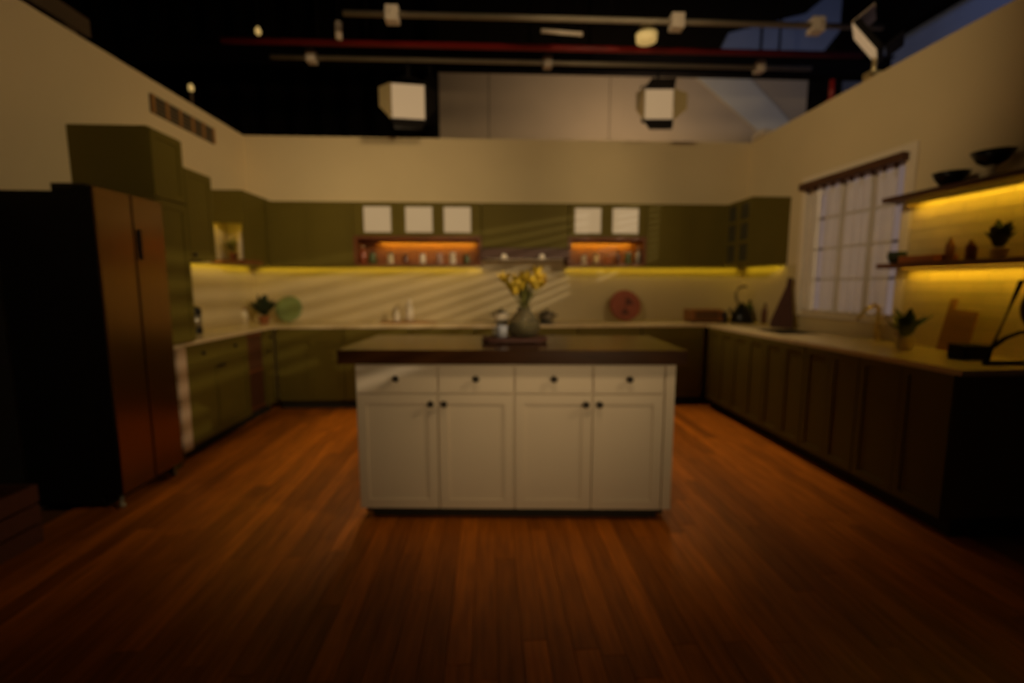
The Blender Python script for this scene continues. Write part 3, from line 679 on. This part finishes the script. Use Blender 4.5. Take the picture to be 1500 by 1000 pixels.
# black base tray and rack at the right end
t = thing('storage_tin', 'low black tin on the right worktop beside the rack', 'tin', (at(1434, 528, Z=CT).x, at(1434, 528, Z=CT).y+0.06, CT))
box(-0.085, 0.085, -0.055, 0.055, 0, 0.075).build('tin', 'black', t, 0.008); box(-0.088, 0.088, -0.058, 0.058, 0.075, 0.088).build('lid', 'black', t, 0.005)
rk = thing('pan_rack', 'black metal rack with slanted legs and a round pan at the worktop end', 'rack', (2.93, 2.44, CT))
MB().tube([(-0.20, 0, 0.012), (-0.05, 0, 0.46), (0.10, 0, 0.46)], 0.013).build('frame', 'black', rk)
MB().tube([(0.20, 0, 0.012), (0.10, 0, 0.46)], 0.013).build('leg', 'black', rk)
MB().tube([(-0.17, 0, 0.10), (-0.10, 0, 0.15), (-0.02, 0, 0.18), (0.08, 0, 0.185), (0.17, 0, 0.15)], 0.012).build('brace', 'black', rk)
MB().tube([(-0.21, 0, 0.012), (0.21, 0, 0.012)], 0.012).build('foot_bar', 'black', rk)
MB().lathe([(0.11, 0.0), (0.13, -0.04), (0.125, -0.04), (0.105, -0.004), (0.004, -0.004)], (0.05, -0.015, 0.315), 28, 'y').build('pan', 'board_red', rk)
# ------------------------------------------------------------------ floating shelves
def fshelf(label, z_):
    t = thing('floating_shelf', label, 'shelf', (2.92, 2.27, z_))
    box(0, XR-2.92-0.017, 0, 1.20, -0.035, 0).build('board', 'walnut_dark' if z_ > 1.8 else 'walnut', t, 0.003)
    box(XR-2.92-0.105, XR-2.92-0.080, 0.0, 1.14, -0.048, -0.036).build('led_strip', 'led_shelf', t)
    box(XR-2.92-0.114, XR-2.92-0.108, 0.0, 1.15, -0.058, -0.036).build('strip_lip', 'brass', t)
    box(XR-2.92-0.108, XR-2.92-0.02, 1.144, 1.15, -0.058, -0.036).build('strip_end', 'brass', t)
SZ1, SZ2 = 2.005, 1.525
fshelf('upper dark walnut floating shelf with a bright strip below', SZ1)
fshelf('lower reddish walnut floating shelf with a bright strip below', SZ2)
SX = 3.03
def onshelf(px, py): return at(px, py, X=SX).y
t = thing('bowl', 'plain black bowl on the upper shelf', 'bowl', (SX, onshelf(1392, 268), SZ1+0.0005))
MB().lathe([(0.045, 0), (0.05, 0.008), (0.085, 0.06), (0.10, 0.095), (0.095, 0.095), (0.078, 0.058), (0.004, 0.015)], seg=28).build('bowl', 'black_gloss', t)
t = thing('pedestal_bowl', 'wide black bowl on a pale pedestal on the upper shelf', 'bowl', (SX, onshelf(1452, 250), SZ1+0.0005))
MB().lathe([(0.055, 0), (0.055, 0.006), (0.018, 0.02), (0.016, 0.06), (0.03, 0.075)], seg=20).build('pedestal', 'jar_pale', t)
MB().lathe([(0.03, 0.075), (0.07, 0.10), (0.105, 0.16), (0.10, 0.16), (0.062, 0.105), (0.004, 0.09)], seg=28).build('bowl', 'black_gloss', t)
t = thing('bowl', 'dark green bowl at the window end of the lower shelf', 'bowl', (SX-0.04, 3.37, SZ2+0.0005))
MB().lathe([(0.03, 0), (0.045, 0.01), (0.06, 0.05), (0.055, 0.085), (0.05, 0.085), (0.053, 0.05), (0.004, 0.014)], seg=22).build('bowl', 'leaf_dark', t)
t = thing('tray', 'orange-brown wooden tray on the lower shelf', 'tray', (SX-0.01, 3.16, SZ2+0.0005))
box(-0.09, 0.09, -0.13, 0.13, 0, 0.008).build('tray_base', 'orange', t)
for a in (-0.09, 0.082): box(a, a+0.008, -0.13, 0.13, 0.008, 0.045).build('rim', 'orange', t)
for a in (-0.13, 0.122): box(-0.082, 0.082, a, a+0.008, 0.008, 0.045).build('rim', 'orange', t)
bottle('tall brown sauce bottle on the lower shelf', (SX, onshelf(1391, 372), SZ2+0.0005), 0.026, 0.16, 'copper', 'jar_pale')
bottle('red sauce bottle on the lower shelf', (SX-0.05, onshelf(1409, 372)-0.10, SZ2+0.0005), 0.026, 0.125, 'bottle_red', 'brass')
bottle('small brown bottle behind the red one on the lower shelf', (SX+0.03, onshelf(1418, 372), SZ2+0.0005), 0.022, 0.11, 'bottle_brown', 'black')
leafy('potted_plant', 'dark bushy plant in a small white pot on the lower shelf', (SX-0.01, onshelf(1465, 372), SZ2+0.0005), 0.042, 0.065, 'pot_white', 'leaf_dark', 40, 0.105, 0.028, 0.95, 8, 0.05)

# crate at the left edge
ct = thing('wooden_crate', 'dark reddish wooden crate on the floor in front of the fridge', 'crate', (-2.545, 2.36, 0), 0.0)
for z_ in (0.0, 0.11, 0.22):
    box(-0.20, 0.14, -0.15, -0.135, z_+0.004, z_+0.10).build('slat', 'crate', ct); box(-0.20, 0.14, 0.135, 0.15, z_+0.004, z_+0.10).build('slat', 'crate', ct)
    box(0.125, 0.14, -0.135, 0.135, z_+0.004, z_+0.10).build('slat', 'crate', ct); box(-0.20, -0.185, -0.135, 0.135, z_+0.004, z_+0.10).build('slat', 'crate', ct)
box(-0.185, 0.125, -0.135, 0.135, 0.0, 0.012).build('bottom', 'crate', ct)

# ------------------------------------------------------------------ lighting rig
GZ1, GZ2, GZR = at(800, 27, Y=4.45).z, at(800, 92, Y=5.42).z, at(800, 70, Y=5.05).z
def pipe(label, y, z_, x0, x1, m='pipe', r_=0.024, rods=(-4.5, -1.8, 1.1, 4.2)):
    t = thing('lighting_pipe', label, 'pipe', (0, y, z_))
    MB().tube([(x0, 0, 0), (x1, 0, 0)], r_, 12).build('tube', m, t)
    for a in rods:
        if x0 < a < x1: MB().tube([(a, 0, r_), (a, 0, 7.195-z_)], 0.012).build('drop_rod', 'drape', t)
    return t
pipe('pale steel grid pipe over the front of the kitchen set', 4.45, GZ1, -1.25, 3.6)
pipe('pale steel grid pipe above the back wall with the hanging softlights', 5.42, GZ2, -2.3, 3.6)
pipe('red sprinkler pipe between the two grid pipes', 5.05, GZR, -2.6, 3.9, 'red_pipe', 0.03, (-1.2, 0.7, 3.0))
pipe('steel grid pipe above the camera carrying the key softlights', 1.15, 3.85, -5, 6)
bmx = thing('steel_beam', 'black steel beam spanning the studio behind the back wall', 'beam', (0, 7.2, 4.42))
MB().box(-5, 6, -0.08, 0.08, 0, 0.02).box(-5, 6, -0.01, 0.01, 0.02, 0.28).box(-5, 6, -0.08, 0.08, 0.28, 0.30).build('girder', 'drape', bmx)
for a in (-3, 0.6, 4): MB().tube([(a, 0, 0.30), (a, 0, 2.78)], 0.02).build('hanger', 'drape', bmx)
def clamp(px, py, y, z_, lab, grp, sc=1.0):
    p = at(px, py, Y=y)
    t = thing('pipe_clamp', lab, 'clamp', (p.x, y, z_), 0, grp)
    MB().box(-0.055*sc, 0.055*sc, -0.05, 0.05, -0.065*sc, -0.025).box(-0.055*sc, 0.055*sc, -0.05, 0.05, 0.025, 0.055).box(-0.055*sc, 0.055*sc, -0.05, -0.025, -0.025, 0.025).build('jaw', 'clamp', t)
    box(-0.015, 0.015, -0.062, -0.05, -0.03, 0.03).build('bolt', 'clamp', t)
for px, py, l_ in ((575, 28, 'pale clamp on the front grid pipe near the red pipe end'), (991, 36, 'pale clamp on the front grid pipe beside the glowing lamp'), (1195, 42, 'pale clamp on the front grid pipe next to the slanted panel lamp')): clamp(px, py, 4.45, GZ1, l_, 'clamps on the front grid pipe')
for px, py, l_ in ((457, 87, 'pale clamp on the rear grid pipe in front of the black drape'), (802, 93, 'pale clamp on the rear grid pipe between the two hanging softlights'), (1112, 101, 'pale clamp on the rear grid pipe above the diagonal painted light wedge')): clamp(px, py, 5.42, GZ2, l_, 'clamps on the rear grid pipe', 0.8)
# barn-door softlight: diffuser faces local -y
def softlight(label, loc, rot, s_=0.19, drop=0.3, flaps=(1, 1, 1, 1), group=None, glow='diffuser'):
    t = thing('softlight', label, 'stage light', loc, 0, group); t.rotation_euler = rot
    MB().prism([(-s_, -s_), (s_, -s_), (s_, s_), (-s_, s_)], 0.0, 0.10).build('housing', 'black', t, 0.01)
    box(-s_+0.012, s_-0.012, -0.012, 0.0, -s_+0.012, s_-0.012).build('diffuser', glow, t)
    fl = 0.16; o_ = 0.11
    def flap(vs, m='black'):
        n = [Vector(v) for v in vs]; nn = (n[1]-n[0]).cross(n[3]-n[0]).normalized()*0.004
        return MB().add([*n, *[v+nn for v in n]], [(0, 1, 2, 3), (7, 6, 5, 4), (0, 4, 5, 1), (1, 5, 6, 2), (2, 6, 7, 3), (3, 7, 4, 0)]).build('barn_door', m, t)
    if flaps[0]: flap([(-s_, -0.002, s_), (s_, -0.002, s_), (s_*0.8, -fl, s_+o_*0.4), (-s_*0.8, -fl, s_+o_*0.4)])
    if flaps[1]: flap([(-s_, -0.002, -s_), (s_, -0.002, -s_), (s_*0.75, -o_, -s_-fl*0.8), (-s_*0.75, -o_, -s_-fl*0.8)])
    if flaps[2]: flap([(-s_, -0.002, -s_), (-s_, -0.002, s_), (-s_-o_, -fl*0.6, s_*0.5), (-s_-o_, -fl*0.6, -s_*0.5)], 'brass')
    if flaps[3]: flap([(s_, -0.002, -s_), (s_, -0.002, s_), (s_+o_, -fl*0.6, s_*0.5), (s_+o_, -fl*0.6, -s_*0.5)], 'brass' if flaps[3] == 1 else 'black')
    MB().tube([(-s_-0.02, 0.06, 0), (-s_-0.02, 0.06, s_+0.04), (0, 0.06, s_+0.09), (s_+0.02, 0.06, s_+0.04), (s_+0.02, 0.06, 0)], 0.010).build('yoke', 'black', t)
    MB().tube([(0, 0.06, s_+0.08), (0, 0.06, s_+0.08+drop)], 0.016).build('hanger', 'black', t)
    return t
p = at(598, 149, Y=5.36); softlight('square softlight with one side flag hanging left above the back wall', (p.x, 5.36, p.z), (0.0, 0, 0.12), 0.185, GZ2-p.z-0.185-0.08-0.026, (0, 1, 1, 2))
p2 = at(965, 153, Y=5.36); softlight('square softlight with four barn doors hanging right above the back wall', (p2.x, 5.36, p2.z), (0.0, 0, -0.05), 0.165, GZ2-p2.z-0.165-0.08-0.026, (1, 1, 1, 1))
p = at(630, 143, Y=5.45); t = thing('light_flag', 'black flag board beside the left hanging softlight', 'flag', (p.x, 5.53, p.z))
box(-0.06, 0.06, -0.006, 0.006, -0.25, 0.25).build('board', 'drape', t); MB().tube([(0, 0, 0.24), (0, -0.08, GZ2-p.z-0.02)], 0.01).build('arm', 'black', t)
p = at(947, 55, Y=4.75); t = thing('work_lamp', 'small glowing lamp hanging under the studio ceiling', 'lamp', (p.x, 4.75, p.z))
MB().lathe([(0.095, -0.035), (0.10, 0.03)], seg=20).build('lens', 'lamp_glow', t); MB().lathe([(0.105, 0.03), (0.06, 0.10), (0.015, 0.13)], seg=20).build('shade', 'brass', t)
MB().tube([(0, 0, 0.12), (0, 0, 7.2-p.z)], 0.008).build('cable', 'drape', t)
for px, py, y, lab in ((378, 46, 4.9, 'small warm bulb lamp high at the left of the rig'), (496, 46, 4.9, 'slim pale lamp tube standing down from the left of the rig')):
    p = at(px, py, Y=y); t = thing('rig_lamp', lab, 'lamp', (p.x, y, p.z))
    if px < 400: MB().lathe([(0.012, -0.03), (0.026, -0.015), (0.026, 0.015), (0.01, 0.04)], seg=14).build('bulb', 'lamp_glow', t)
    else: MB().lathe([(0.03, -0.07), (0.035, 0.08)], seg=14).build('bulb', 'clamp', t)
    MB().tube([(0, 0, 0.04), (0, 0, 7.2-p.z)], 0.008).build('cable', 'drape', t)
pa_ = at(796, 47, Y=4.6); pb_ = at(850, 51, Y=4.6); t = thing('tube_lamp', 'short pale tube lamp hung level between the pipes', 'lamp', ((pa_.x+pb_.x)/2, 4.6, pa_.z))
MB().tube([(-0.19, 0, 0.01), (0.19, 0, -0.01)], 0.018).build('tube', 'clamp', t)
for a in (-0.15, 0.15): MB().tube([(a, 0, 0.01), (a, 0, 7.2-pa_.z)], 0.005).build('cable', 'drape', t)
# lamp clamped to the top of the right wall
t = thing('panel_lamp', 'slanted panel lamp with black barn door clamped above the right wall', 'stage light', (XR-0.02, 4.02, HW))
R_ = Euler((0, math.radians(38), 0))
m_ = box(-0.03, 0.02, -0.16, 0.16, -0.16, 0.16).build('housing', 'black', t, 0.008, loc=(0.0, 0, 0.30)); m_.rotation_mode = 'XYZ'; m_.rotation_euler = (0, math.radians(-34), math.radians(-41))
d_ = box(-0.04, -0.03, -0.15, 0.15, -0.15, 0.15).build('diffuser', 'diffuser', m_)
box(-0.03, 0.14, -0.15, 0.15, 0.162, 0.168).build('barn_door', 'clamp', m_)
box(0.03, 0.16, -0.15, 0.15, -0.17, -0.162).build('barn_door', 'black', m_)
MB().tube([(0.06, 0, 0.0), (0.06, 0, 0.20)], 0.016).build('stand_pin', 'brass', t)
box(0.0, 0.13, -0.04, 0.04, 0.0, 0.05).build('clamp', 'brass', t)
p = at(1217, 150, X=XR+0.05)
t = thing('red_post', 'short red post standing on top of the right wall', 'post', (XR+0.05, p.y, HW)); MB().tube([(0, 0, 0), (0, 0, 0.20)], 0.024).build('post', 'red_pipe', t); box(-0.04, 0.04, -0.04, 0.04, 0, 0.015).build('foot', 'red_pipe', t)
p = at(281, 146, X=XL-0.05)
t = thing('wall_lamp', 'small lamp on a thin rod on top of the left wall', 'lamp', (XL-0.05, p.y, HW)); MB().tube([(0, 0, 0), (0, 0, 0.16)], 0.010).build('rod', 'beam', t); MB().lathe([(0.012, 0.15), (0.024, 0.165), (0.024, 0.20), (0.008, 0.22)], seg=14).build('bulb', 'lamp_glow', t)
p = at(1128, 192, X=XR+0.05)
t = thing('wall_bracket', 'pale bracket block on the back right corner of the set wall', 'bracket', (XR+0.02, 5.62, HW)); box(-0.05, 0.06, -0.12, 0.12, 0, 0.07).build('block', 'clamp', t, 0.006)
# key softlights on the pipe above the camera
def fixture(label, p, tt, s_=0.23, drop=0.50):
    d = Vector(tt)-Vector(p); rz = math.atan2(-d.x, d.y)+PI; el = math.atan2(d.z, math.hypot(d.x, d.y))
    return softlight(label, Vector(p)-d.normalized()*0.03, (-el, 0, rz), s_, drop, (0, 0, 0, 0))
fixture('softlight hanging on the right above the camera', KEYS[0][0], KEYS[0][1])
fixture('softlight hanging in the middle above the camera', KEYS[1][0], KEYS[1][1])
fixture('small softlight pointing straight down above the camera', TOP[0], TOP[1], 0.14, 0.08)
fixture('softlight hanging on the left above the camera', SIDE[0], SIDE[1], 0.15)
t = fixture('large softlight on a floor stand behind the camera', FRONT[0], FRONT[1], 0.38, 0.0)
MB().tube([(0, 0.06, -0.38), (0, 0.06, -2.0)], 0.02).build('stand', 'black', t)
# lamp on a stand and the slatted cookie that throws the blind pattern
t = thing('spot_lamp', 'small spotlight on a black stand behind the camera', 'stage light', (BLIND_LAMP[0], BLIND_LAMP[1], 0))
MB().tube([(0.1, -0.12, 0.0), (0.1, -0.12, 2.6)], 0.02).build('stand', 'black', t)
for k in range(3): MB().tube([(0.1, -0.12, 0.5), (0.1+0.45*math.cos(k*2.1), -0.12+0.45*math.sin(k*2.1), 0.012)], 0.012).build('leg', 'black', t)
h = MB().lathe([(0.07, 0.0), (0.08, -0.02), (0.08, -0.22), (0.04, -0.26)], axis='y', seg=20).build('housing', 'black', t, loc=(0.03, -0.06, 2.7)); h.rotation_euler = (0, 0, 0.60)
t = thing('slatted_cookie', 'black slatted cookie frame on a stand in front of the spotlight', 'light cookie', (3.6, 0, 0))
y0, y1, z0, z1 = -1.05, 0.37, 2.42, 2.60
box(-0.004, 0.004, y0-1.2, y1+1.2, z1, z1+0.8).build('frame', 'black', t); box(-0.004, 0.004, y0-1.2, y1+1.2, z0-1.4, z0).build('frame', 'black', t)
box(-0.004, 0.004, y0-1.2, y0, z0, z1).build('frame', 'black', t); box(-0.004, 0.004, y1, y1+1.2, z0, z1).build('frame', 'black', t)
for a, b in ((-0.131, 0.01), (0.185, 0.2375)): box(-0.004, 0.004, a, b, z0, z1).build('upright', 'black', t)
box(-0.004, 0.004, y0, -0.62, z0, z0+0.045).build('flag', 'black', t)
for k in range(10): box(-0.001, 0.001, y0, y1, z0+0.018*k, z0+0.018*k+0.009).build('slat', 'black', t)
for a in (y0-0.6, y1+0.8): MB().tube([(0.02, a, 0), (0.02, a, z0+0.3)], 0.018).build('stand', 'black', t); box(-0.2, 0.24, a-0.2, a+0.2, -0.013, 0.02).build('stand_base', 'black', t)
